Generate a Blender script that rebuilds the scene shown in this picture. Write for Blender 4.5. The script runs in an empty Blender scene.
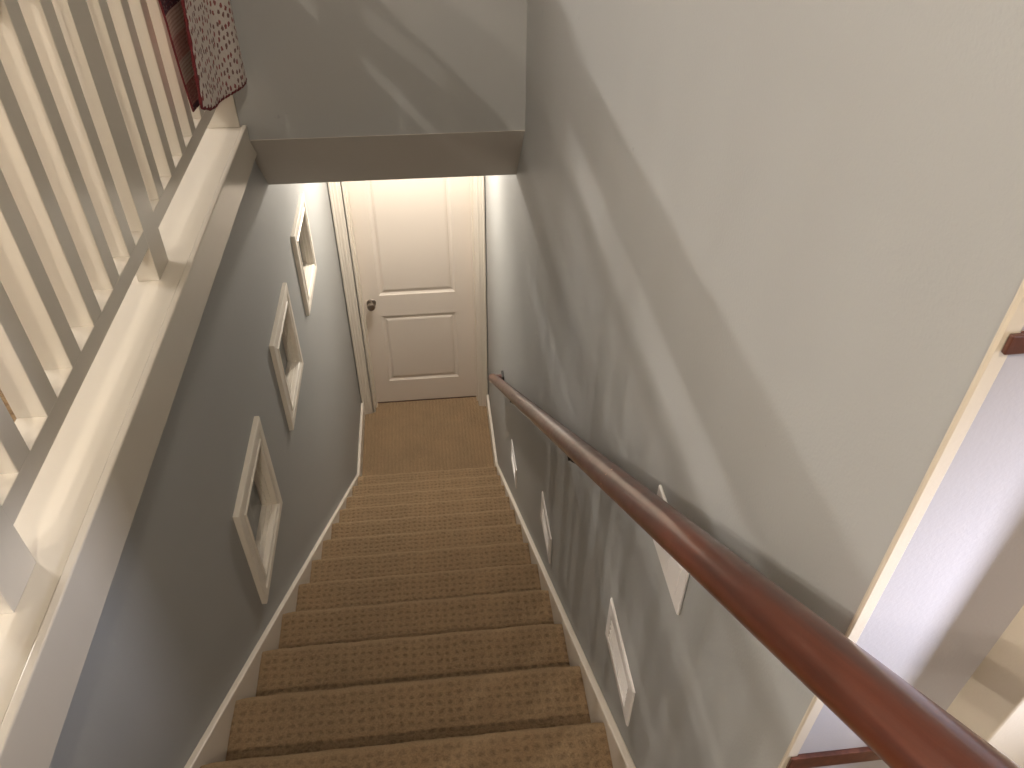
import bpy, bmesh, math, random
from mathutils import Vector, Matrix
random.seed(7)
S = bpy.context.scene
COL = S.collection

# ------------------------------------------------------------------ camera
F_PX = 777.58
CAM = Vector((0.59006, -3.57903, 3.68757))
yaw, pitch, roll = math.radians(6.6579), math.radians(39.9104), math.radians(0.5467)
fw = Vector((math.sin(yaw) * math.cos(pitch), math.cos(yaw) * math.cos(pitch), -math.sin(pitch)))
rt = Vector((math.cos(yaw), -math.sin(yaw), 0))
up = rt.cross(fw)
r2 = rt * math.cos(roll) + up * math.sin(roll)
u2 = -rt * math.sin(roll) + up * math.cos(roll)
cd = bpy.data.cameras.new('camera')
cd.sensor_width = 36.0
cd.lens = F_PX / 1024 * 36.0
cd.clip_start = 0.02
cam = bpy.data.objects.new('camera', cd)
COL.objects.link(cam)
cam.matrix_world = Matrix(((r2.x, u2.x, -fw.x, CAM.x), (r2.y, u2.y, -fw.y, CAM.y), (r2.z, u2.z, -fw.z, CAM.z), (0, 0, 0, 1)))
S.camera = cam

# ------------------------------------------------------------------ world, lamps, exposure
w = bpy.data.worlds.new('world'); S.world = w; w.use_nodes = True
w.node_tree.nodes['Background'].inputs[0].default_value = (0.55, 0.6, 0.75, 1)
w.node_tree.nodes['Background'].inputs[1].default_value = 0.05
S.view_settings.view_transform = 'Standard'
S.view_settings.look = 'None'
S.view_settings.gamma = 1.0
S.view_settings.use_curve_mapping = False
S.view_settings.exposure = 0.0

def lamp(name, loc, power, color, radius):
    l = bpy.data.lights.new(name, 'POINT')
    l.energy = power; l.color = color; l.shadow_soft_size = radius
    o = bpy.data.objects.new(name, l); COL.objects.link(o); o.location = loc
    return o
WARM = (1.0, 0.90, 0.78)
for i_ in range(4):                                                    # four-bulb fitting in the upstairs room
    lamp('hall_ceiling_light', (-3.0, -0.12 - 0.22 * i_, 4.93), 61, (1.0, 0.94, 0.88), 0.035)
lamp('table_lamp_light', (-2.4, -1.5, 3.17), 21, (1.0, 0.92, 0.84), 0.10)
lamp('room_ceiling_light', (-1.30, -4.5, 4.87), 100, WARM, 0.015)
lamp('room_ceiling_light', (-1.75, -3.7, 4.87), 62, WARM, 0.015)
lamp('stair_ceiling_light', (0.54, -4.68, 5.0), 98, (1.0, 0.87, 0.70), 0.05)
lamp('landing_ceiling_light', (0.46, 0.30, 2.32), 54, (1.0, 0.91, 0.80), 0.05)

def window_light(name, loc, target, size, power, color):
    l = bpy.data.lights.new(name, 'AREA'); l.shape = 'SQUARE'; l.size = size
    l.energy = power; l.color = color; l.spread = math.radians(50)
    o = bpy.data.objects.new(name, l); COL.objects.link(o); o.location = loc
    o.rotation_euler = (Vector(target) - Vector(loc)).to_track_quat('-Z', 'Y').to_euler()
window_light('window_daylight', (1.60, -3.66, 3.32), (1.03, -3.24, 3.15), 0.13, 1.7, (0.84, 0.86, 1.0))

# ------------------------------------------------------------------ dimensions
W = 0.92                       # stairwell width
ZF = -0.117                     # lower floor
ZU = 2.684                     # upper floor
ZC = 5.1                       # upper ceiling
G, RISE = 0.2422, 0.1745
def nose(k): return (-0.085 - (k - 1) * G, 0.072 + (k - 1) * RISE)
SL = 0.7300
YH = -1.058                    # header wall face

# ------------------------------------------------------------------ materials
def srgb(r, g, b):
    f = lambda c: (c / 255 / 12.92) if c / 255 <= 0.04045 else ((c / 255 + 0.055) / 1.055) ** 2.4
    return (f(r), f(g), f(b), 1)

class NT:
    def __init__(s, name):
        s.m = bpy.data.materials.new(name); s.m.use_nodes = True
        s.t = s.m.node_tree; s.b = s.t.nodes['Principled BSDF']
    def n(s, typ, **kw):
        x = s.t.nodes.new(typ)
        for k, v in kw.items():
            if k in ('ins',):
                for a, c in v.items(): x.inputs[a].default_value = c
            else: setattr(x, k, v)
        return x
    def l(s, a, b): s.t.links.new(a, b)
    def math(s, op, a, b=None, c=None):
        x = s.n('ShaderNodeMath', operation=op)
        for i, v in enumerate((a, b, c)):
            if v is None: continue
            if isinstance(v, (int, float)): x.inputs[i].default_value = v
            else: s.l(v, x.inputs[i])
        return x.outputs[0]
    def mix(s, f, a, b, blend='MIX'):
        x = s.n('ShaderNodeMix', data_type='RGBA', blend_type=blend)
        for i, v in ((0, f), (6, a), (7, b)):
            if isinstance(v, (int, float)): x.inputs[i].default_value = v
            elif isinstance(v, tuple): x.inputs[i].default_value = v
            else: s.l(v, x.inputs[i])
        return x.outputs[2]
    def noise(s, scale, detail=3, rough=0.5, vec=None, dist=0.0):
        x = s.n('ShaderNodeTexNoise')
        x.inputs['Scale'].default_value = scale; x.inputs['Detail'].default_value = detail
        x.inputs['Roughness'].default_value = rough; x.inputs['Distortion'].default_value = dist
        if vec: s.l(vec, x.inputs['Vector'])
        return x
    def ramp(s, f, p):
        x = s.n('ShaderNodeValToRGB'); e = x.color_ramp.elements
        while len(e) < len(p): e.new(0.5)
        for i, (pos, c) in enumerate(p): e[i].position = pos; e[i].color = c
        s.l(f, x.inputs[0]); return x.outputs[0]
    def bump(s, h, strength, dist):
        x = s.n('ShaderNodeBump'); x.inputs['Strength'].default_value = strength
        x.inputs['Distance'].default_value = dist
        s.l(h, x.inputs['Height']); s.l(x.outputs[0], s.b.inputs['Normal']); return x
    def coord(s): return s.n('ShaderNodeTexCoord').outputs['Object']

def paint(name, col, rough=0.6, bump=0.25, var=0.05, spec=0.3, scuff=0.0):
    k = NT(name); v = k.coord()
    n1 = k.noise(1.8, 4, 0.6, v)
    dark = tuple(c * (1 - var * 2) for c in col[:3]) + (1,)
    c = k.mix(n1.outputs[0], dark, tuple(min(1, c * (1 + var)) for c in col[:3]) + (1,))
    if scuff:
        n2 = k.noise(9, 5, 0.7, v)
        f = k.math('MULTIPLY', k.math('GREATER_THAN', n2.outputs[0], 0.70), scuff)
        c = k.mix(f, c, tuple(x * 0.55 for x in col[:3]) + (1,))
    k.l(c, k.b.inputs['Base Color'])
    k.b.inputs['Roughness'].default_value = rough
    k.b.inputs['Specular IOR Level'].default_value = spec
    k.bump(k.noise(260, 2, 0.5, v).outputs[0], bump, 0.0012)
    return k.m

M = {}
M['wall'] = paint('grey_wall_paint', (0.358, 0.362, 0.355, 1), 0.55, 0.25, 0.03, 0.35, 0.25)
M['soffit'] = paint('soffit_paint', (0.52, 0.49, 0.45, 1), 0.6, 0.2, 0.02)
M['pale'] = paint('pale_wall_paint', (0.375, 0.36, 0.375, 1), 0.55, 0.2, 0.03)
M['bead'] = paint('cream_bead_paint', (0.56, 0.50, 0.41, 1), 0.5, 0.2, 0.05)
M['ceil'] = paint('ceiling_paint', (0.6, 0.58, 0.55, 1), 0.8, 0.2, 0.02)
M['trim'] = paint('white_trim_paint', (0.77, 0.70, 0.61, 1), 0.33, 0.02, 0.03, 0.45)
M['gloss_trim'] = paint('gloss_trim_paint', (0.66, 0.61, 0.53, 1), 0.22, 0.05, 0.03, 0.5)
M['door'] = paint('door_paint', (0.78, 0.70, 0.62, 1), 0.4, 0.12, 0.02, 0.4)
M['frame'] = paint('frame_paint', (0.80, 0.74, 0.65, 1), 0.4, 0.1, 0.04, 0.4)
M['plastic'] = paint('white_plastic', (0.80, 0.77, 0.75, 1), 0.35, 0.0, 0.01, 0.5)
M['shade'] = paint('gap_shade_plastic', (0.33, 0.32, 0.30, 1), 0.5, 0.0, 0.01, 0.4)  # white plastic darkened to paint in the shade between the louvres
M['dark'] = paint('black_metal', (0.02, 0.017, 0.015, 1), 0.45, 0.0, 0.02, 0.5)

def make_carpet(name, dots=0.5, ribs=False, nosing=False):
    k = NT(name); v = k.coord()
    sep = k.n('ShaderNodeSeparateXYZ'); k.l(v, sep.inputs[0])
    wn = k.noise(35, 2, 0.5, v); ww = k.n('ShaderNodeSeparateColor'); k.l(wn.outputs['Color'], ww.inputs[0])
    U = k.math('ADD', k.math('DIVIDE', sep.outputs[0], 0.0245), k.math('MULTIPLY', ww.outputs[0], 1.1))
    V = k.math('ADD', k.math('DIVIDE', sep.outputs[1], 0.0235), k.math('MULTIPLY', ww.outputs[1], 0.8))
    fu = k.math('SINE', k.math('MULTIPLY', U, 2 * math.pi))
    fv = k.math('SINE', k.math('MULTIPLY', V, 2 * math.pi))
    # small pits in a grid of looped pile
    a = k.math('MULTIPLY', k.math('MAXIMUM', k.math('ADD', fu, 0.55), 0), 0.5 if ribs else k.math('MAXIMUM', k.math('ADD', fv, 0.35), 0))
    nf = k.noise(150, 4, 0.75, v).outputs[0]
    mid = k.ramp(k.noise(190, 4, 0.7, v).outputs[0], [(0.36, (0, 0, 0, 1)), (0.66, (1, 1, 1, 1))])
    pit = k.math('MINIMUM', k.math('MULTIPLY', a, k.math('MULTIPLY', k.math('MAXIMUM', k.math('SUBTRACT', nf, 0.32), 0), 4.0)), 1.0)
    base = k.mix(k.ramp(k.noise(6.0, 3, 0.6, v).outputs[0], [(0.35, (0, 0, 0, 1)), (0.65, (1, 1, 1, 1))]), (0.205, 0.125, 0.058, 1), (0.350, 0.212, 0.104, 1))
    fib = k.ramp(k.noise(420, 4, 0.8, v).outputs[0], [(0.36, (0, 0, 0, 1)), (0.64, (1, 1, 1, 1))])
    base = k.mix(k.math('MULTIPLY', fib, 0.6), base, (0.46, 0.31, 0.18, 1))
    base = k.mix(k.math('MULTIPLY', mid, 0.6), base, (0.56, 0.39, 0.235, 1))
    dk = k.ramp(k.noise(230, 3, 0.7, v).outputs[0], [(0.30, (1, 1, 1, 1)), (0.50, (0, 0, 0, 1))])
    base = k.mix(k.math('MULTIPLY', dk, 0.62), base, (0.075, 0.038, 0.016, 1))
    if nosing:                                     # pile rolled over the step edge, its light-catching rim painted paler
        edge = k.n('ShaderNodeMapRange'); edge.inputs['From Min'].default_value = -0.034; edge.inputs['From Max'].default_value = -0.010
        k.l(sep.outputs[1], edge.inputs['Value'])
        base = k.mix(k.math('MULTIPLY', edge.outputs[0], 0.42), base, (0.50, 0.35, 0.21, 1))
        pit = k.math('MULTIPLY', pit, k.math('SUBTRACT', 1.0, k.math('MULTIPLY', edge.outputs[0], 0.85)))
    c = k.mix(k.math('MULTIPLY', pit, dots), base, (0.085, 0.045, 0.020, 1))
    k.l(c, k.b.inputs['Base Color'])
    k.b.inputs['Roughness'].default_value = 0.95
    k.b.inputs['Specular IOR Level'].default_value = 0.05
    k.b.inputs['Sheen Weight'].default_value = 0.6
    k.b.inputs['Sheen Roughness'].default_value = 0.5
    k.b.inputs['Sheen Tint'].default_value = (0.8, 0.62, 0.42, 1)
    h = k.math('SUBTRACT', k.math('MULTIPLY', fib, 0.6), k.math('MULTIPLY', pit, 1.0))
    h = k.math('ADD', h, k.math('MULTIPLY', nf, 0.5))
    k.bump(h, 0.9, 0.006)
    return k.m
M['carpet'] = make_carpet('looped_carpet')
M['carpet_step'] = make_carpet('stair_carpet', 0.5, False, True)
M['carpet_flat'] = make_carpet('landing_carpet', 0.38, True)

def make_wood(name, c1, c2, c3, rough=0.25, chips=True):
    k = NT(name); v = k.coord()
    mp = k.n('ShaderNodeMapping'); k.l(v, mp.inputs[0])
    mp.inputs['Rotation'].default_value = (math.atan(SL), 0, 0)
    m2 = k.n('ShaderNodeMapping'); k.l(mp.outputs[0], m2.inputs[0])
    m2.inputs['Scale'].default_value = (26, 1.1, 26)
    g = k.noise(3.0, 6, 0.62, m2.outputs[0], 0.3).outputs[0]
    c = k.ramp(g, [(0.25, c1), (0.5, c2), (0.75, c3)])
    if chips:
        vo = k.n('ShaderNodeTexVoronoi'); vo.inputs['Scale'].default_value = 55; k.l(v, vo.inputs['Vector'])
        m1 = k.math('LESS_THAN', vo.outputs['Distance'], 0.10)
        m2 = k.math('GREATER_THAN', k.noise(9, 2, 0.5, v).outputs[0], 0.66)
        c = k.mix(k.math('MULTIPLY', k.math('MULTIPLY', m1, m2), 0.8), c, (0.85, 0.45, 0.25, 1))
    k.l(c, k.b.inputs['Base Color'])
    r = k.math('ADD', k.math('MULTIPLY', k.noise(30, 3, 0.6, v).outputs[0], 0.16), rough)
    k.l(r, k.b.inputs['Roughness'])
    k.b.inputs['Coat Weight'].default_value = 0.5
    k.b.inputs['Coat Roughness'].default_value = 0.10
    k.bump(g, 0.08, 0.001)
    return k.m
M['wood'] = make_wood('red_stained_wood', (0.045, 0.010, 0.004, 1), (0.082, 0.018, 0.007, 1), (0.120, 0.029, 0.012, 1), 0.30)
M['darkwood'] = make_wood('dark_brown_wood', (0.030, 0.009, 0.006, 1), (0.075, 0.022, 0.013, 1), (0.13, 0.045, 0.025, 1), 0.3, False)

k = NT('brushed_nickel'); k.b.inputs['Base Color'].default_value = (0.40, 0.36, 0.32, 1)
k.b.inputs['Metallic'].default_value = 1; k.b.inputs['Roughness'].default_value = 0.28
k.bump(k.noise(300, 2, 0.5, k.coord()).outputs[0], 0.05, 0.0005); M['nickel'] = k.m

k = NT('dusky_picture_print'); v = k.coord()
c = k.ramp(k.noise(9, 5, 0.65, v, 0.6).outputs[0], [(0.3, (0.11, 0.13, 0.145, 1)), (0.5, (0.28, 0.31, 0.33, 1)), (0.72, (0.48, 0.51, 0.53, 1))])
k.l(c, k.b.inputs['Base Color']); k.b.inputs['Roughness'].default_value = 0.3; M['print'] = k.m
M['mat'] = paint('mat_board', (0.20, 0.185, 0.16, 1), 0.7, 0.1, 0.05)

def make_glass():
    k = NT('picture_glass')
    k.b.inputs['Base Color'].default_value = (1, 1, 1, 1); k.b.inputs['Roughness'].default_value = 0.03
    k.b.inputs['Transmission Weight'].default_value = 1.0; k.b.inputs['IOR'].default_value = 1.05
    k.l(k.math('ADD', k.math('MULTIPLY', k.noise(4, 1, 0.5, k.coord()).outputs[0], 0.02), 0.02), k.b.inputs['Roughness'])
    return k.m
M['glass'] = make_glass()

def make_quilt():
    k = NT('sprigged_cotton'); v = k.coord()
    sep = k.n('ShaderNodeSeparateXYZ'); k.l(v, sep.inputs[0])
    cv = k.n('ShaderNodeCombineXYZ'); k.l(sep.outputs[1], cv.inputs[0]); k.l(sep.outputs[2], cv.inputs[1])
    nz = k.noise(150, 2, 0.6, cv.outputs[0]); wv = k.n('ShaderNodeVectorMath', operation='SCALE'); k.l(nz.outputs['Color'], wv.inputs[0]); wv.inputs['Scale'].default_value = 0.012
    ad = k.n('ShaderNodeVectorMath', operation='ADD'); k.l(cv.outputs[0], ad.inputs[0]); k.l(wv.outputs[0], ad.inputs[1])
    vo = k.n('ShaderNodeTexVoronoi', voronoi_dimensions='2D'); vo.inputs['Scale'].default_value = 40; vo.inputs['Randomness'].default_value = 0.65
    k.l(ad.outputs[0], vo.inputs['Vector'])
    m = k.math('LESS_THAN', vo.outputs['Distance'], 0.27)
    hs = k.n('ShaderNodeSeparateColor'); k.l(vo.outputs['Color'], hs.inputs[0])
    mc = k.mix(k.math('GREATER_THAN', hs.outputs[0], 0.45), (0.27, 0.035, 0.035, 1), (0.17, 0.060, 0.050, 1))
    c = k.mix(k.math('MULTIPLY', m, 0.9), (0.70, 0.62, 0.57, 1), mc)
    k.l(c, k.b.inputs['Base Color']); k.b.inputs['Roughness'].default_value = 0.9
    k.bump(k.noise(75, 3, 0.6, v).outputs[0], 0.9, 0.008)
    return k.m
M['quilt'] = make_quilt()
def make_patch():
    k = NT('patchwork_cotton'); v = k.coord()
    sep = k.n('ShaderNodeSeparateXYZ'); k.l(v, sep.inputs[0])
    zz = k.math('FLOOR', k.math('DIVIDE', sep.outputs[2], 0.055))
    wn = k.n('ShaderNodeTexWhiteNoise', noise_dimensions='1D'); k.l(zz, wn.inputs['W'])
    c = k.ramp(wn.outputs[0], [(0.0, (0.16, 0.020, 0.028, 1)), (0.3, (0.45, 0.24, 0.20, 1)), (0.6, (0.55, 0.44, 0.36, 1)), (0.85, (0.060, 0.02, 0.035, 1))])
    st = k.math('GREATER_THAN', k.math('SINE', k.math('MULTIPLY', sep.outputs[2], 700)), 0.2)
    c = k.mix(k.math('MULTIPLY', st, 0.35), c, (0.16, 0.02, 0.03, 1))
    vo = k.n('ShaderNodeTexVoronoi'); vo.inputs['Scale'].default_value = 110; k.l(v, vo.inputs['Vector'])
    c = k.mix(k.math('MULTIPLY', k.math('LESS_THAN', vo.outputs['Distance'], 0.3), 0.5), c, (0.45, 0.30, 0.27, 1))
    k.l(c, k.b.inputs['Base Color']); k.b.inputs['Roughness'].default_value = 0.9
    k.bump(k.noise(60, 3, 0.6, v).outputs[0], 0.5, 0.005)
    return k.m
M['patch'] = make_patch()
k = NT('crimson_binding'); v = k.coord()
k.l(k.mix(k.noise(160, 3, 0.7, v).outputs[0], (0.06, 0.005, 0.009, 1), (0.24, 0.035, 0.04, 1)), k.b.inputs['Base Color'])
k.b.inputs['Roughness'].default_value = 0.9; M['crimson'] = k.m

# ------------------------------------------------------------------ mesh helpers
class MB:
    def __init__(s): s.v = []; s.f = []
    def add(s, vs, fs):
        n = len(s.v); s.v += [tuple(p) for p in vs]; s.f += [tuple(i + n for i in q) for q in fs]; return s
    def box(s, x0, x1, y0, y1, z0, z1):
        vs = [(x, y, z) for x in (x0, x1) for y in (y0, y1) for z in (z0, z1)]
        return s.add(vs, [(0, 1, 3, 2), (4, 6, 7, 5), (0, 4, 5, 1), (2, 3, 7, 6), (0, 2, 6, 4), (1, 5, 7, 3)])
    def prism(s, pts, ax, a0, a1, n=1):
        """polygon extruded along axis ax ('x': pts are (y,z); 'y': (x,z); 'z': (x,y))"""
        def P(p, a):
            return {'x': (a, p[0], p[1]), 'y': (p[0], a, p[1]), 'z': (p[0], p[1], a)}[ax]
        m = len(pts); vs = []
        for i in range(n + 1):
            a = a0 + (a1 - a0) * i / n
            vs += [P(p, a) for p in pts]
        fs = [tuple(range(m)), tuple(reversed(range(n * m, n * m + m)))]
        for i in range(n):
            for j in range(m):
                jj = (j + 1) % m
                fs.append((i * m + j, (i + 1) * m + j, (i + 1) * m + jj, i * m + jj))
        return s.add(vs, fs)
    def tube(s, path, r, n=16, closed_ends=True, rfun=None):
        path = [Vector(p) for p in path]; rings = []
        ref = None
        for i, p in enumerate(path):
            d = (path[min(i + 1, len(path) - 1)] - path[max(i - 1, 0)]).normalized()
            if ref is None:
                ref = Vector((0, 0, 1)) if abs(d.z) < 0.9 else Vector((1, 0, 0))
            a = (ref - d * ref.dot(d)).normalized(); b = d.cross(a); ref = a
            rr = rfun(i) if rfun else r
            rings.append([p + a * rr * math.cos(2 * math.pi * j / n) + b * rr * math.sin(2 * math.pi * j / n) for j in range(n)])
        vs = [q for rg in rings for q in rg]
        fs = []
        for i in range(len(rings) - 1):
            for j in range(n):
                jj = (j + 1) % n
                fs.append((i * n + j, i * n + jj, (i + 1) * n + jj, (i + 1) * n + j))
        if closed_ends:
            fs.append(tuple(reversed(range(n)))); fs.append(tuple(range((len(rings) - 1) * n, len(rings) * n)))
        return s.add(vs, fs)
    def lathe(s, c, axis, prof, n=32):
        """prof: (distance along axis, radius)"""
        c = Vector(c); d = Vector(axis).normalized()
        return s.tube([c + d * t for t, _ in prof], 0, n, True, lambda i: prof[i][1]) if False else s._lathe(c, d, prof, n)
    def _lathe(s, c, d, prof, n):
        a = d.orthogonal().normalized(); b = d.cross(a); vs = []
        for t, r in prof:
            vs += [c + d * t + a * r * math.cos(2 * math.pi * j / n) + b * r * math.sin(2 * math.pi * j / n) for j in range(n)]
        fs = []
        for i in range(len(prof) - 1):
            for j in range(n):
                jj = (j + 1) % n
                fs.append((i * n + j, i * n + jj, (i + 1) * n + jj, (i + 1) * n + j))
        fs.append(tuple(reversed(range(n)))); fs.append(tuple(range((len(prof) - 1) * n, len(prof) * n)))
        return s.add(vs, fs)
    def grid(s, fn, nu, nv):
        vs = [fn(i / nu, j / nv) for i in range(nu + 1) for j in range(nv + 1)]
        fs = [(i * (nv + 1) + j, (i + 1) * (nv + 1) + j, (i + 1) * (nv + 1) + j + 1, i * (nv + 1) + j + 1) for i in range(nu) for j in range(nv)]
        return s.add(vs, fs)

def wloc(o):
    p = Vector((0, 0, 0))
    while o is not None: p += o.location; o = o.parent
    return p

def obj(name, mb, mat, parent=None, loc=None, bevel=0, smooth=False, solid=0, seg=2):
    """one mesh object; its vertices are given in world space, its origin is loc (or its parent's origin)"""
    org = Vector(loc) if loc else (wloc(parent) if parent else Vector((0, 0, 0)))
    me = bpy.data.meshes.new(name)
    me.from_pydata([Vector(v) - org for v in mb.v], [], mb.f)
    bm = bmesh.new(); bm.from_mesh(me); bmesh.ops.recalc_face_normals(bm, faces=bm.faces); bm.to_mesh(me); bm.free()
    me.materials.append(M[mat])
    if smooth:
        for p in me.polygons: p.use_smooth = True
        if smooth == 'auto': me.set_sharp_from_angle(angle=math.radians(35))
    o = bpy.data.objects.new(name, me); COL.objects.link(o)
    if parent:
        o.parent = parent; o.location = org - wloc(parent)
    else: o.location = org
    if solid:
        m = o.modifiers.new('solidify', 'SOLIDIFY'); m.thickness = solid; m.offset = 0
    if bevel:
        m = o.modifiers.new('bevel', 'BEVEL'); m.width = bevel; m.segments = seg; m.limit_method = 'ANGLE'; m.angle_limit = math.radians(40)
    return o

def struct(name, mb, mat, **kw):
    o = obj(name, mb, mat, **kw); o['kind'] = 'structure'; return o
def thing(name, label, cat, loc, group=None):
    o = bpy.data.objects.new(name, None); COL.objects.link(o); o.location = loc
    o.empty_display_size = 0.05
    o['label'] = label; o['category'] = cat
    if group: o['group'] = group
    return o
def dup(root, loc, label):
    def cp(o, par):
        c = o.copy(); COL.objects.link(c); c.parent = par
        for ch in [x for x in list(COL.objects) if x.parent is o]: cp(ch, c)
        return c
    r = cp(root, None); r.location = loc; r['label'] = label
    return r

# ------------------------------------------------------------------ the setting
T = 0.14
FR = [(-1.9146, 1.850), (-1.1437, 1.851), (-0.4120, 1.872)]   # centres of the three recessed frames
wl = MB()
def niche_wall(mb, xa, xb):
    ih = 0.146
    cuts = sorted((c - ih, c + ih, z - ih, z + ih) for c, z in FR)
    y = -4.6
    for a, b, c, e in cuts:
        mb.box(xa, xb, y, a, ZF, 2.66); mb.box(xa, xb, a, b, ZF, c); mb.box(xa, xb, a, b, e, 2.66); y = b
    mb.box(xa, xb, y, 0.86, ZF, 2.66)
def rect_wall(x):
    """front face of the wall with three square openings, as one welded sheet"""
    ih = 0.146
    ys = [-4.6]; zs = sorted({ZF, 2.66} | {z + s_ * ih for _, z in FR for s_ in (-1, 1)})
    for c, z in FR: ys += [c - ih, c + ih]
    ys.append(0.86)
    vs = [(x, y, z) for y in ys for z in zs]; nz = len(zs); fs = []
    for i in range(len(ys) - 1):
        for j in range(nz - 1):
            ym, zm = (ys[i] + ys[i + 1]) / 2, (zs[j] + zs[j + 1]) / 2
            if any(abs(ym - c) < ih and abs(zm - z) < ih for c, z in FR): continue
            fs.append((i * nz + j, (i + 1) * nz + j, (i + 1) * nz + j + 1, i * nz + j + 1))
    return vs, fs
vs_, fs_ = rect_wall(0.0)
n_ = len(vs_)
vs2 = [(-0.045, y, z) for _, y, z in vs_]
wl.add(vs_ + vs2, fs_ + [tuple(i + n_ for i in reversed(f)) for f in fs_])
for c, z in FR:
    ih = 0.146; q = [(c - ih, z - ih), (c + ih, z - ih), (c + ih, z + ih), (c - ih, z + ih)]
    for a in range(4):
        p0, p1 = q[a], q[(a + 1) % 4]
        wl.add([(0, *p0), (0, *p1), (-0.045, *p1), (-0.045, *p0)], [(0, 1, 2, 3)])
wl.box(-T, -0.0455, -4.6, 0.86, ZF, 2.66)
struct('wall_left', wl, 'wall')
struct('wall_right', MB().box(W, 1.07, -3.24, 0.86, ZF, ZC), 'wall', bevel=0.002)
# wall over the opening with its sloped lower edge, one solid mass above the landing
struct('wall_header', MB().prism([(YH, ZC), (YH, 2.67), (-0.818, 2.403), (0.86, 2.403), (0.86, ZC)], 'x', 0.0, W), 'wall')
struct('ceiling_slope', MB().prism([(YH, 2.67), (-0.818, 2.403), (-0.8195, 2.4015), (YH - 0.0015, 2.6685)], 'x', 0.0, W), 'soffit')
bpy.data.objects['ceiling_slope'].name = 'trim_1'
# wall round the door
struct('wall_front', MB().box(0, 0.082, 0.72, 0.86, ZF, 2.403).box(0.856, W, 0.72, 0.86, ZF, 2.403).box(0.082, 0.856, 0.72, 0.86, 1.93, 2.403), 'wall')
struct('ceiling', MB().box(-4.2, 3.5, -7.0, 1.6, ZC, ZC + 0.1), 'ceil')
struct('wall_far', MB().box(-4.2, -0.006, 1.5, 1.6, ZU - 0.2, ZC), 'wall')
struct('wall_side', MB().box(-4.3, -4.2, -7.0, 1.6, ZU - 0.2, ZC), 'wall')
struct('wall_back', MB().box(-4.2, 3.5, -7.1, -7.0, ZU - 0.2, ZC), 'wall')
struct('wall_outer', MB().box(3.5, 3.6, -7.1, -3.0, ZU - 0.2, ZC), 'wall')
struct('wall_hall', MB().box(-0.13, 0.0, YH + 0.075, 1.5, ZU, ZC), 'wall')
# lower landing floor, upper floors
struct('floor', MB().box(0, W, -0.2, 0.95, ZF - 0.1, ZF), 'carpet_flat')
struct('floor_upper', MB().box(-4.2, -T, -7.0, 1.5, ZU - 0.2, ZU).box(-T, 3.5, -7.0, nose(16)[0], ZU - 0.2, ZU)
       .box(1.07, 3.5, nose(16)[0], -3.0, ZU - 0.2, ZU), 'carpet')
# pale face of the wall end, cream corner bead, projecting pier beside it
struct('wall_end', MB().box(0.9315, 1.0705, -3.2420, -3.2402, ZF, ZC), 'pale')
struct('trim_2', MB().prism([(0.9190, -3.2395), (0.9190, -3.2415), (0.9205, -3.2432), (0.9300, -3.2436), (0.9312, -3.2425), (0.9312, -3.2395)], 'z', ZF, ZC), 'bead')
struct('wall_pier', MB().box(1.0705, 1.62, -3.290, -3.0, ZU, ZC), 'bead', bevel=0.002)
struct('wall_beyond', MB().box(1.62, 3.5, -3.1, -3.0, ZU, ZC), 'wall')

# baseboards that turn into the stair skirting
def skirting(name, x0, x1):
    yk = 0.0
    top = [(0.70, 0.0), (yk, 0.0), (-3.30, (yk + 3.30) * SL)]
    lo = [(-3.30, (yk + 3.30) * SL - 0.42), (yk - 0.12, ZF), (0.70, ZF)]
    return struct(name, MB().prism(top + lo, 'x', x0, x1), 'trim', bevel=0.003)
skirting('baseboard_left', 0.0005, 0.018)
skirting('baseboard_right', W - 0.018, W - 0.0005)

# ledge that caps the left wall below the balustrade
struct('trim_3', MB().box(-T, 0.0030, -4.6, YH, 2.66, 2.715).box(0.0030, 0.0060, -4.6, YH, 2.66, 2.708), 'gloss_trim')
fz0, fz1 = 2.596, 2.7215
def slope_y(z): return YH + (2.67 - z) * (0.24 / 0.267)
struct('trim_4', MB().prism([(-4.6, fz0), (slope_y(fz0) - 0.002, fz0), (YH - 0.002, 2.669), (YH - 0.002, fz1), (-4.6, fz1)], 'x', 0.0062, 0.0215), 'gloss_trim', bevel=0.0030, seg=2)

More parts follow.
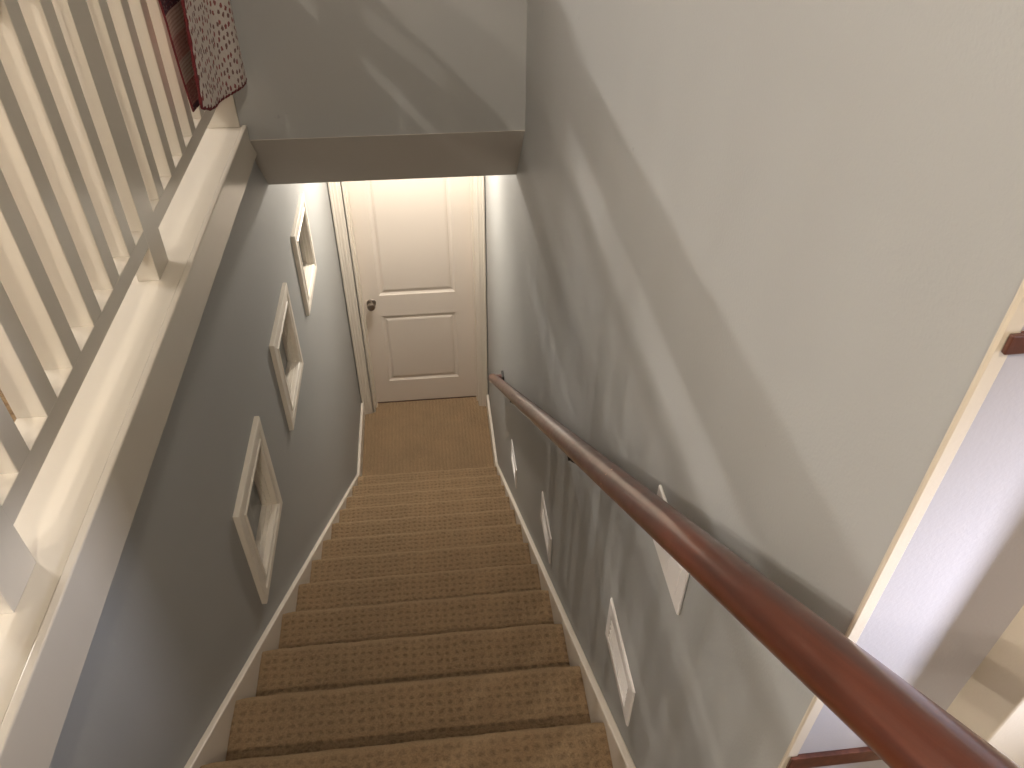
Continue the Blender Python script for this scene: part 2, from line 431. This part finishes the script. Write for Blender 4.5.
# ------------------------------------------------------------------ door and casing
YD = 0.82
door = struct('door_1', MB(), 'door') if False else None
def door_mesh():
    mb = MB(); x0, x1, z0, z1 = 0.095, 0.845, -0.108, 1.915
    pans = [(0.209, 0.715, 0.088, 0.656), (0.206, 0.719, 0.822, 1.79)]
    b, dep, fld = 0.027, 0.010, 0.006
    xs = [x0, pans[0][0], pans[0][1], x1]
    zs = [z0, pans[0][2], pans[0][3], pans[1][2], pans[1][3], z1]
    for i in range(3):
        for j in range(5):
            if i == 1 and j in (1, 3): continue
            a0, a1, c0, c1 = xs[i], xs[i + 1], zs[j], zs[j + 1]
            mb.add([(a0, YD, c0), (a1, YD, c0), (a1, YD, c1), (a0, YD, c1)], [(0, 1, 2, 3)])
    for j in (1, 3):
        rects = []
        for off, d in ((0, 0), (0.004, 0.004), (b * 0.55, dep), (b, dep), (b + 0.004, fld), (b + 0.016, 0.003)):
            rects.append([(xs[1] + off, YD + d, zs[j] + off), (xs[2] - off, YD + d, zs[j] + off), (xs[2] - off, YD + d, zs[j + 1] - off), (xs[1] + off, YD + d, zs[j + 1] - off)])
        vs = [p for r in rects for p in r]; fs = []
        for r in range(len(rects) - 1):
            for q in range(4):
                qq = (q + 1) % 4
                fs.append((r * 4 + q, r * 4 + qq, (r + 1) * 4 + qq, (r + 1) * 4 + q))
        n = (len(rects) - 1) * 4
        fs.append((n, n + 1, n + 2, n + 3)); mb.add(vs, fs)
    # edges and back
    Y2 = YD + 0.036
    mb.add([(x0, YD, z0), (x1, YD, z0), (x1, YD, z1), (x0, YD, z1), (x0, Y2, z0), (x1, Y2, z0), (x1, Y2, z1), (x0, Y2, z1)],
           [(0, 4, 5, 1), (1, 5, 6, 2), (2, 6, 7, 3), (3, 7, 4, 0), (4, 7, 6, 5)])
    return mb
d = obj('door_1', door_mesh(), 'door', loc=(0.47, YD, ZF)); d['kind'] = 'structure'
# knob: rose, neck and round knob
kc = Vector((0.1545, YD, 0.768))
obj('door_knob', MB().lathe(kc, (0, -1, 0), [(0, 0.031), (0.004, 0.031), (0.008, 0.027), (0.009, 0.013), (0.026, 0.012), (0.032, 0.019), (0.040, 0.0265), (0.052, 0.0275), (0.060, 0.024), (0.0645, 0.015), (0.0655, 0.004)]), 'nickel', parent=d, smooth='auto')
obj('door_hinge', MB().tube([(0.849, YD - 0.004, 0.13), (0.849, YD - 0.004, 0.22)], 0.005, 10).tube([(0.849, YD - 0.004, 1.60), (0.849, YD - 0.004, 1.69)], 0.005, 10), 'nickel', parent=d)

def casing_prof(xa, xb, y):          # xa outer, xb inner edge
    s = 1 if xb > xa else -1; wd = abs(xb - xa)
    P = [(0, 0), (0, 0.019), (0.008, 0.021), (0.016, 0.0165), (0.024, 0.0165), (0.030, 0.0135), (0.044, 0.0135), (0.050, 0.010), (wd - 0.004, 0.009), (wd, 0.006), (wd, 0)]
    return [(xa + s * a, y - b) for a, b in P]
YW = 0.72
mbc = MB()
mbc.prism(casing_prof(0.006, 0.075, YW), 'z', ZF, 1.99)
mbc.prism(casing_prof(0.914, 0.852, YW), 'z', ZF, 1.99)
mbc.box(0.075, 0.852, YW - 0.014, YW, 1.925, 1.99)
struct('trim_5', mbc, 'trim', bevel=0.001)
# jamb with door stops
mj = MB().box(0.0745, 0.0925, YW, 0.86, ZF, 1.93).box(0.8475, 0.8565, YW, 0.86, ZF, 1.93).box(0.0925, 0.8475, YW, 0.86, 1.92, 1.93)
mj.box(0.0925, 0.104, YW + 0.05, YD - 0.004, ZF, 1.92).box(0.836, 0.8475, YW + 0.05, YD - 0.004, ZF, 1.92)
struct('trim_6', mj, 'trim', bevel=0.001)
struct('trim_7', MB().box(0.0925, 0.8475, YD - 0.002, 0.86, ZF, ZF + 0.006), 'darkwood')
struct('wall_beyond_door', MB().box(0, W, 0.862, 0.9, ZF, 2.4), 'wall')

# ------------------------------------------------------------------ staircase
stairs = thing('staircase', 'brown patterned carpet staircase going down between grey walls to the white door', 'stairs', (W / 2, -3.7, ZF))
def step_mesh(k):
    y, z = nose(k); rr = random.Random(k)
    x0, x1 = 0.0188, W - 0.0188
    R = 0.019
    prof = []
    yb = y - G - 0.024
    ny = 14
    for i in range(ny + 1):                       # tread, back to front
        prof.append((yb + (y - R - yb) * i / ny, z))
    for i in range(1, 9):                         # rounded nosing
        a = math.pi * i / 8 * 1.05
        prof.append((y - R + R * math.sin(a), z - R + R * math.cos(a)))
    prof.append((y - 0.026, z - 2 * R - 0.006))
    prof.append((y - 0.026, z - RISE + 0.002))
    prof.append((yb, z - RISE + 0.002))
    n = 46; mb = MB(); m = len(prof); vs = []
    ph = [rr.uniform(0, 6.28) for _ in range(4)]
    for i in range(n + 1):
        x = x0 + (x1 - x0) * i / n
        e = min(i, n - i) / 2.0
        for j, (py, pz) in enumerate(prof):
            dz = 0
            if j < ny + 9:
                dz = 0.0016 * math.sin(x * 31 + ph[0] + py * 20) + 0.0012 * math.sin(x * 74 + ph[1]) + 0.001 * math.sin(py * 55 + ph[2])
                if e < 1: dz -= 0.007 * (1 - e) ** 2
            vs.append((x, py, pz + dz))
    fs = [tuple(range(m)), tuple(reversed(range(n * m, n * m + m)))]
    for i in range(n):
        for j in range(m):
            jj = (j + 1) % m
            fs.append((i * m + j, (i + 1) * m + j, (i + 1) * m + jj, i * m + jj))
    return mb.add(vs, fs)
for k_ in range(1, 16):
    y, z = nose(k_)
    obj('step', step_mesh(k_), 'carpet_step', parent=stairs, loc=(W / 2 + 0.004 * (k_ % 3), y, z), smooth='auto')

# ------------------------------------------------------------------ wooden handrail on the right wall
XR, RR = 0.862, 0.0240
def railz(y): return 2.9435 + 0.7252 * (-3 - y)
hr = thing('handrail', 'long red-brown varnished wooden handrail fixed to the right wall', 'handrail', (XR, -2.0, railz(-2.0)))
ya, yb_ = -0.36, -4.05
N_ = 60
path = [(XR, ya + (yb_ - ya) * i / N_, railz(ya + (yb_ - ya) * i / N_)) for i in range(N_ + 1)]
obj('rail', MB().tube(path, RR, 40), 'wood', parent=hr, smooth='auto')
obj('rail_return', MB().tube([(XR - 0.004, ya - 0.012, railz(ya) + 0.006), (W - 0.012, ya - 0.012, railz(ya) + 0.006)], 0.020, 24), 'wood', parent=hr, smooth='auto')
obj('end_plate', MB().box(W - 0.012, W - 0.0005, ya - 0.04, ya + 0.016, railz(ya) - 0.026, railz(ya) + 0.034), 'dark', parent=hr, bevel=0.002)
for yb2 in (-1.251, -2.389):
    z0 = railz(yb2)
    mb = MB().lathe((W - 0.0005, yb2, z0 - 0.055), (-1, 0, 0), [(0, 0.020), (0.004, 0.020), (0.007, 0.012), (0.012, 0.007)], 20)
    mb.tube([(W - 0.008, yb2, z0 - 0.055), (W - 0.040, yb2, z0 - 0.056), (XR + 0.004, yb2, z0 - 0.046), (XR, yb2, z0 - 0.026)], 0.0055, 10)
    mb.box(XR - 0.010, XR + 0.010, yb2 - 0.018, yb2 + 0.018, z0 - 0.029, z0 - 0.0235)
    obj('bracket', mb, 'dark', parent=hr, smooth='auto')

# ------------------------------------------------------------------ balustrade on the left
XF, XB = -0.0416, -0.0900
bal = thing('balustrade', 'cream painted wooden balustrade with square upright slats on the left ledge', 'balustrade', (-0.066, -2.6, 2.715))
YN = -4.5
obj('bottom_rail', MB().box(XB, XF, YN, YH - 0.006, 2.801, 2.843), 'gloss_trim', parent=bal, bevel=0.0015)
obj('upper_rail', MB().box(XB, XF, YN, YH - 0.006, 3.375, 3.410), 'gloss_trim', parent=bal, bevel=0.0015)
obj('top_rail', MB().box(-0.096, -0.036, YN, YH - 0.006, 3.500, 3.60), 'gloss_trim', parent=bal, bevel=0.004)
far_ys = [-1.822 + 0.1262 * i for i in range(6)]
near_ys = [-2.083 - 0.1246 * i for i in range(6)] + [-2.972 - 0.1246 * i for i in range(6)] + [-3.862 - 0.1246 * i for i in range(5)]
sl0 = None
for ys in near_ys + far_ys:
    if sl0 is None:
        sl0 = obj('slat', MB().box(XB, XF, ys, ys + 0.047, 2.8425, 3.3755), 'gloss_trim', parent=bal, loc=(-0.066, ys, 2.8425), bevel=0.0015)
        y0_ = ys; l0_ = sl0.location.y
    else:
        c = sl0.copy(); COL.objects.link(c); c.parent = bal; c.location.y = l0_ + ys - y0_
for ys in (-1.973, -2.861, -3.751):                      # posts from the ledge up to the top rail
    obj('post', MB().box(XB, XF + 0.0003, ys, ys + 0.090, 2.715, 3.5005), 'gloss_trim', parent=bal, bevel=0.001)
obj('newel_post', MB().box(-0.102, -0.0008, YH - 0.006, YH + 0.07, 2.715, 3.62), 'gloss_trim', parent=bal, bevel=0.002)


# ------------------------------------------------------------------ shadow-box frames on the left wall
def frame(yc, zc, label):
    t = thing('picture_frame', label, 'picture frame', (0.0, yc, zc), 'deep white picture frames down the left wall')
    hw, hh = 0.2045, 0.201
    # moulding section: (inset from outer edge, distance from the wall plane); it steps back into the recess
    prof = [(0.0, 0.0005), (0.0, 0.0150), (0.004, 0.0175), (0.030, 0.0175), (0.034, 0.0140), (0.050, 0.0140), (0.053, 0.0175), (0.060, 0.0175),
            (0.063, 0.0130), (0.064, 0.0010), (0.070, 0.0), (0.071, -0.012), (0.077, -0.013), (0.078, -0.036), (0.060, -0.036), (0.0595, 0.0005)]
    vs = []; m = len(prof)
    for sy, sz in ((-1, -1), (1, -1), (1, 1), (-1, 1)):
        for a, b in prof: vs.append((b, yc + sy * (hw - a), zc + sz * (hh - a)))
    fs = []
    for q in range(4):
        qq = (q + 1) % 4
        for j in range(m):
            jj = (j + 1) % m
            fs.append((q * m + j, qq * m + j, qq * m + jj, q * m + jj))
    obj('moulding', MB().add(vs, fs), 'frame', parent=t)
    iw, ih = hw - 0.0785, hh - 0.0785
    obj('picture', MB().box(-0.036, -0.030, yc - iw, yc + iw, zc - ih, zc + ih), 'print', parent=t)
    obj('glass_pane', MB().box(-0.0290, -0.0275, yc - iw, yc + iw, zc - ih, zc + ih), 'glass', parent=t)
    return t
f0 = frame(*FR[0], 'deep white picture frame nearest the camera, lowest in the photo on the left wall')
dup(f0, (0, *FR[1]), 'middle of the three deep white picture frames on the left wall')
dup(f0, (0, *FR[2]), 'deep white picture frame nearest the white door, brightly lit, on the left wall')

# ------------------------------------------------------------------ louvred step lights low on the right wall
def steplight(yc, zc, label):
    t = thing('step_light', label, 'step light', (W, yc, zc), 'white louvred step lights along the right wall')
    hw, hh = 0.1075, 0.0665
    prof = [(0.0, 0.0005), (0.0, 0.003), (0.003, 0.0055), (0.026, 0.0065), (0.029, 0.003), (0.030, 0.0005)]
    vs = []; m = len(prof)
    for sy, sz in ((-1, -1), (1, -1), (1, 1), (-1, 1)):
        for a, b in prof: vs.append((W - b, yc + sy * (hw - a), zc + sz * (hh - a)))
    fs = []
    for q in range(4):
        qq = (q + 1) % 4
        for j in range(m):
            jj = (j + 1) % m
            fs.append((q * m + j, qq * m + j, qq * m + jj, q * m + jj))
    obj('cover_plate', MB().add(vs, fs), 'plastic', parent=t)
    obj('back_panel', MB().box(W - 0.003, W - 0.0005, yc - hw + 0.030, yc + hw - 0.030, zc - hh + 0.030, zc + hh - 0.030), 'shade', parent=t)
    for i in range(4):
        z0 = zc - hh + 0.0400 + i * 0.0165
        obj('louvre', MB().prism([(W - 0.0025, z0 - 0.001), (W - 0.0060, z0), (W - 0.0060, z0 + 0.0025), (W - 0.0025, z0 + 0.0035)], 'y', yc - hw + 0.030, yc + hw - 0.030), 'plastic', parent=t)
    return t
s0 = steplight(-2.740, 2.2135, 'white louvred step light nearest the camera on the right wall')
dup(s0, (W, -1.840, 1.560), 'middle of the three white louvred step lights on the right wall')
dup(s0, (W, -0.890, 0.905), 'small white louvred step light farthest down the right wall')

# switch plate half hidden by the handrail
sp = thing('switch_plate', 'white switch plate on the right wall half hidden behind the handrail', 'switch', (W, -2.8625, 2.737))
obj('plate', MB().box(W - 0.006, W - 0.0005, -2.944, -2.781, 2.681, 2.793), 'plastic', parent=sp, bevel=0.003, seg=3)
for i in range(3):
    yc = -2.8625 + (i - 1) * 0.046
    obj('rocker', MB().prism([(W - 0.0055, 2.703), (W - 0.0068, 2.704), (W - 0.0080, 2.770), (W - 0.0055, 2.771)], 'y', yc - 0.0165, yc + 0.0165), 'plastic', parent=sp, bevel=0.001)

# ------------------------------------------------------------------ two dark wooden strips on the pale wall end
def solo(name, mb, mat, label, cat, loc, group=None, **kw):
    o = obj(name, mb, mat, loc=loc, **kw); o['label'] = label; o['category'] = cat
    if group: o['group'] = group
    return o
solo('wooden_strip', MB().prism([(0.9235, -3.2475), (1.0695, -3.2475), (1.0695, -3.2421), (0.9318, -3.2421), (0.9318, -3.2438), (0.9235, -3.2438)], 'z', 3.4055, 3.4195), 'darkwood', 'short dark brown wooden strip high on the pale wall at the right edge', 'strip', (1.0, -3.245, 3.4055), bevel=0.001)
solo('wooden_strip', MB().prism([(0.9235, -3.2475), (1.0695, -3.2475), (1.0695, -3.2421), (0.9318, -3.2421), (0.9318, -3.2438), (0.9235, -3.2438)], 'z', 2.853, 2.878), 'darkwood', 'dark brown wooden strip low on the pale wall, below the handrail', 'strip', (1.0, -3.245, 2.853), bevel=0.0015)

# ------------------------------------------------------------------ quilt folded over the end of the balustrade
q = thing('quilt', 'folded white quilt with small red sprigs and crimson edging hung over the balustrade', 'quilt', (-0.06, -1.3, 3.62))
def lerp(pts, t):
    for i in range(len(pts) - 1):
        if t <= pts[i + 1][0]:
            a, b = pts[i], pts[i + 1]; f = (t - a[0]) / (b[0] - a[0])
            return [a[j] + (b[j] - a[j]) * f for j in range(1, len(a))]
    return list(pts[-1][1:])
BOT = [(0, -1.563, 2.961, 0.030), (0.12, -1.502, 2.936, 0.030), (0.28, -1.418, 2.913, 0.031), (0.55, -1.262, 2.884, 0.034), (0.75, -1.166, 2.872, 0.040), (0.9, -1.10, 2.866, 0.046), (1, -1.068, 2.869, 0.050)]
TOPZ = 3.615
def qpt(u, v, dx=0.0):
    by, bz, bx = lerp(BOT, u)
    ty = -1.445 + (0.375) * u
    fold = 0.008 * math.sin(u * 9 + 0.6) * min(1, v * 1.6)
    if v < 0.12:                                   # goes over the rail from the far side
        s = v / 0.12; return (-0.116 + dx * 0, ty, TOPZ - 0.22 * (1 - s))
    if v < 0.24:
        s = (v - 0.12) / 0.12
        a = math.pi * s
        return (-0.066 - 0.050 * math.cos(a) + (dx * s), ty, TOPZ + 0.012 * math.sin(a))
    s = (v - 0.24) / 0.76
    sx = min(1, s * 1.6); xx = -0.016 + (bx + 0.016) * (sx * sx * (3 - 2 * sx)) + fold + dx
    bulge = math.sin(s * math.pi) * 0.006 * math.sin(u * 14 + 2)
    # the left edge is nearly upright at the top and drifts toward the camera lower down
    yy = ty + (by - ty) * s
    return (xx + bulge, yy, TOPZ + (bz - TOPZ) * s)
obj('outer_layer', MB().grid(lambda u, v: qpt(u, v), 60, 90), 'quilt', parent=q, smooth=True, solid=0.006)
edge = [qpt(0, 0.24 + 0.76 * i / 40) for i in range(41)] + [qpt(i / 60, 1) for i in range(1, 61)]
obj('binding', MB().tube(edge, 0.0058, 8, True, lambda i: 0.0042 + 0.0011 * math.sin(i * 2.3) + 0.0006 * math.sin(i * 5.1)), 'crimson', parent=q, smooth=True)
UB = [(0, -1.531, 2.944), (0.5, -1.43, 2.944), (1, -1.33, 2.950)]
def upt(u, v):
    by, bz = lerp(UB, u); ty = -1.545 + 0.22 * u
    if v < 0.25:
        a = math.pi * v / 0.25
        return (-0.066 - 0.0455 * math.cos(a), ty, TOPZ - 0.004 + 0.008 * math.sin(a))
    s = (v - 0.25) / 0.75
    xx = -0.0205 + 0.028 * min(1, s * 1.5)
    bow = -0.045 * math.sin(s * math.pi * 0.95) * (1 - u)
    return (xx + 0.003 * math.sin(u * 8 + s * 5), ty + (by - ty) * s + bow, TOPZ - 0.004 + (bz - TOPZ + 0.004) * s)
obj('inner_layer', MB().grid(upt, 30, 60), 'patch', parent=q, smooth=True, solid=0.005)
uedge = [upt(0, 0.25 + 0.75 * i / 40) for i in range(41)] + [upt(i / 20, 1) for i in range(1, 21)]
obj('inner_binding', MB().tube(uedge, 0.0026, 8), 'crimson', parent=q, smooth=True)
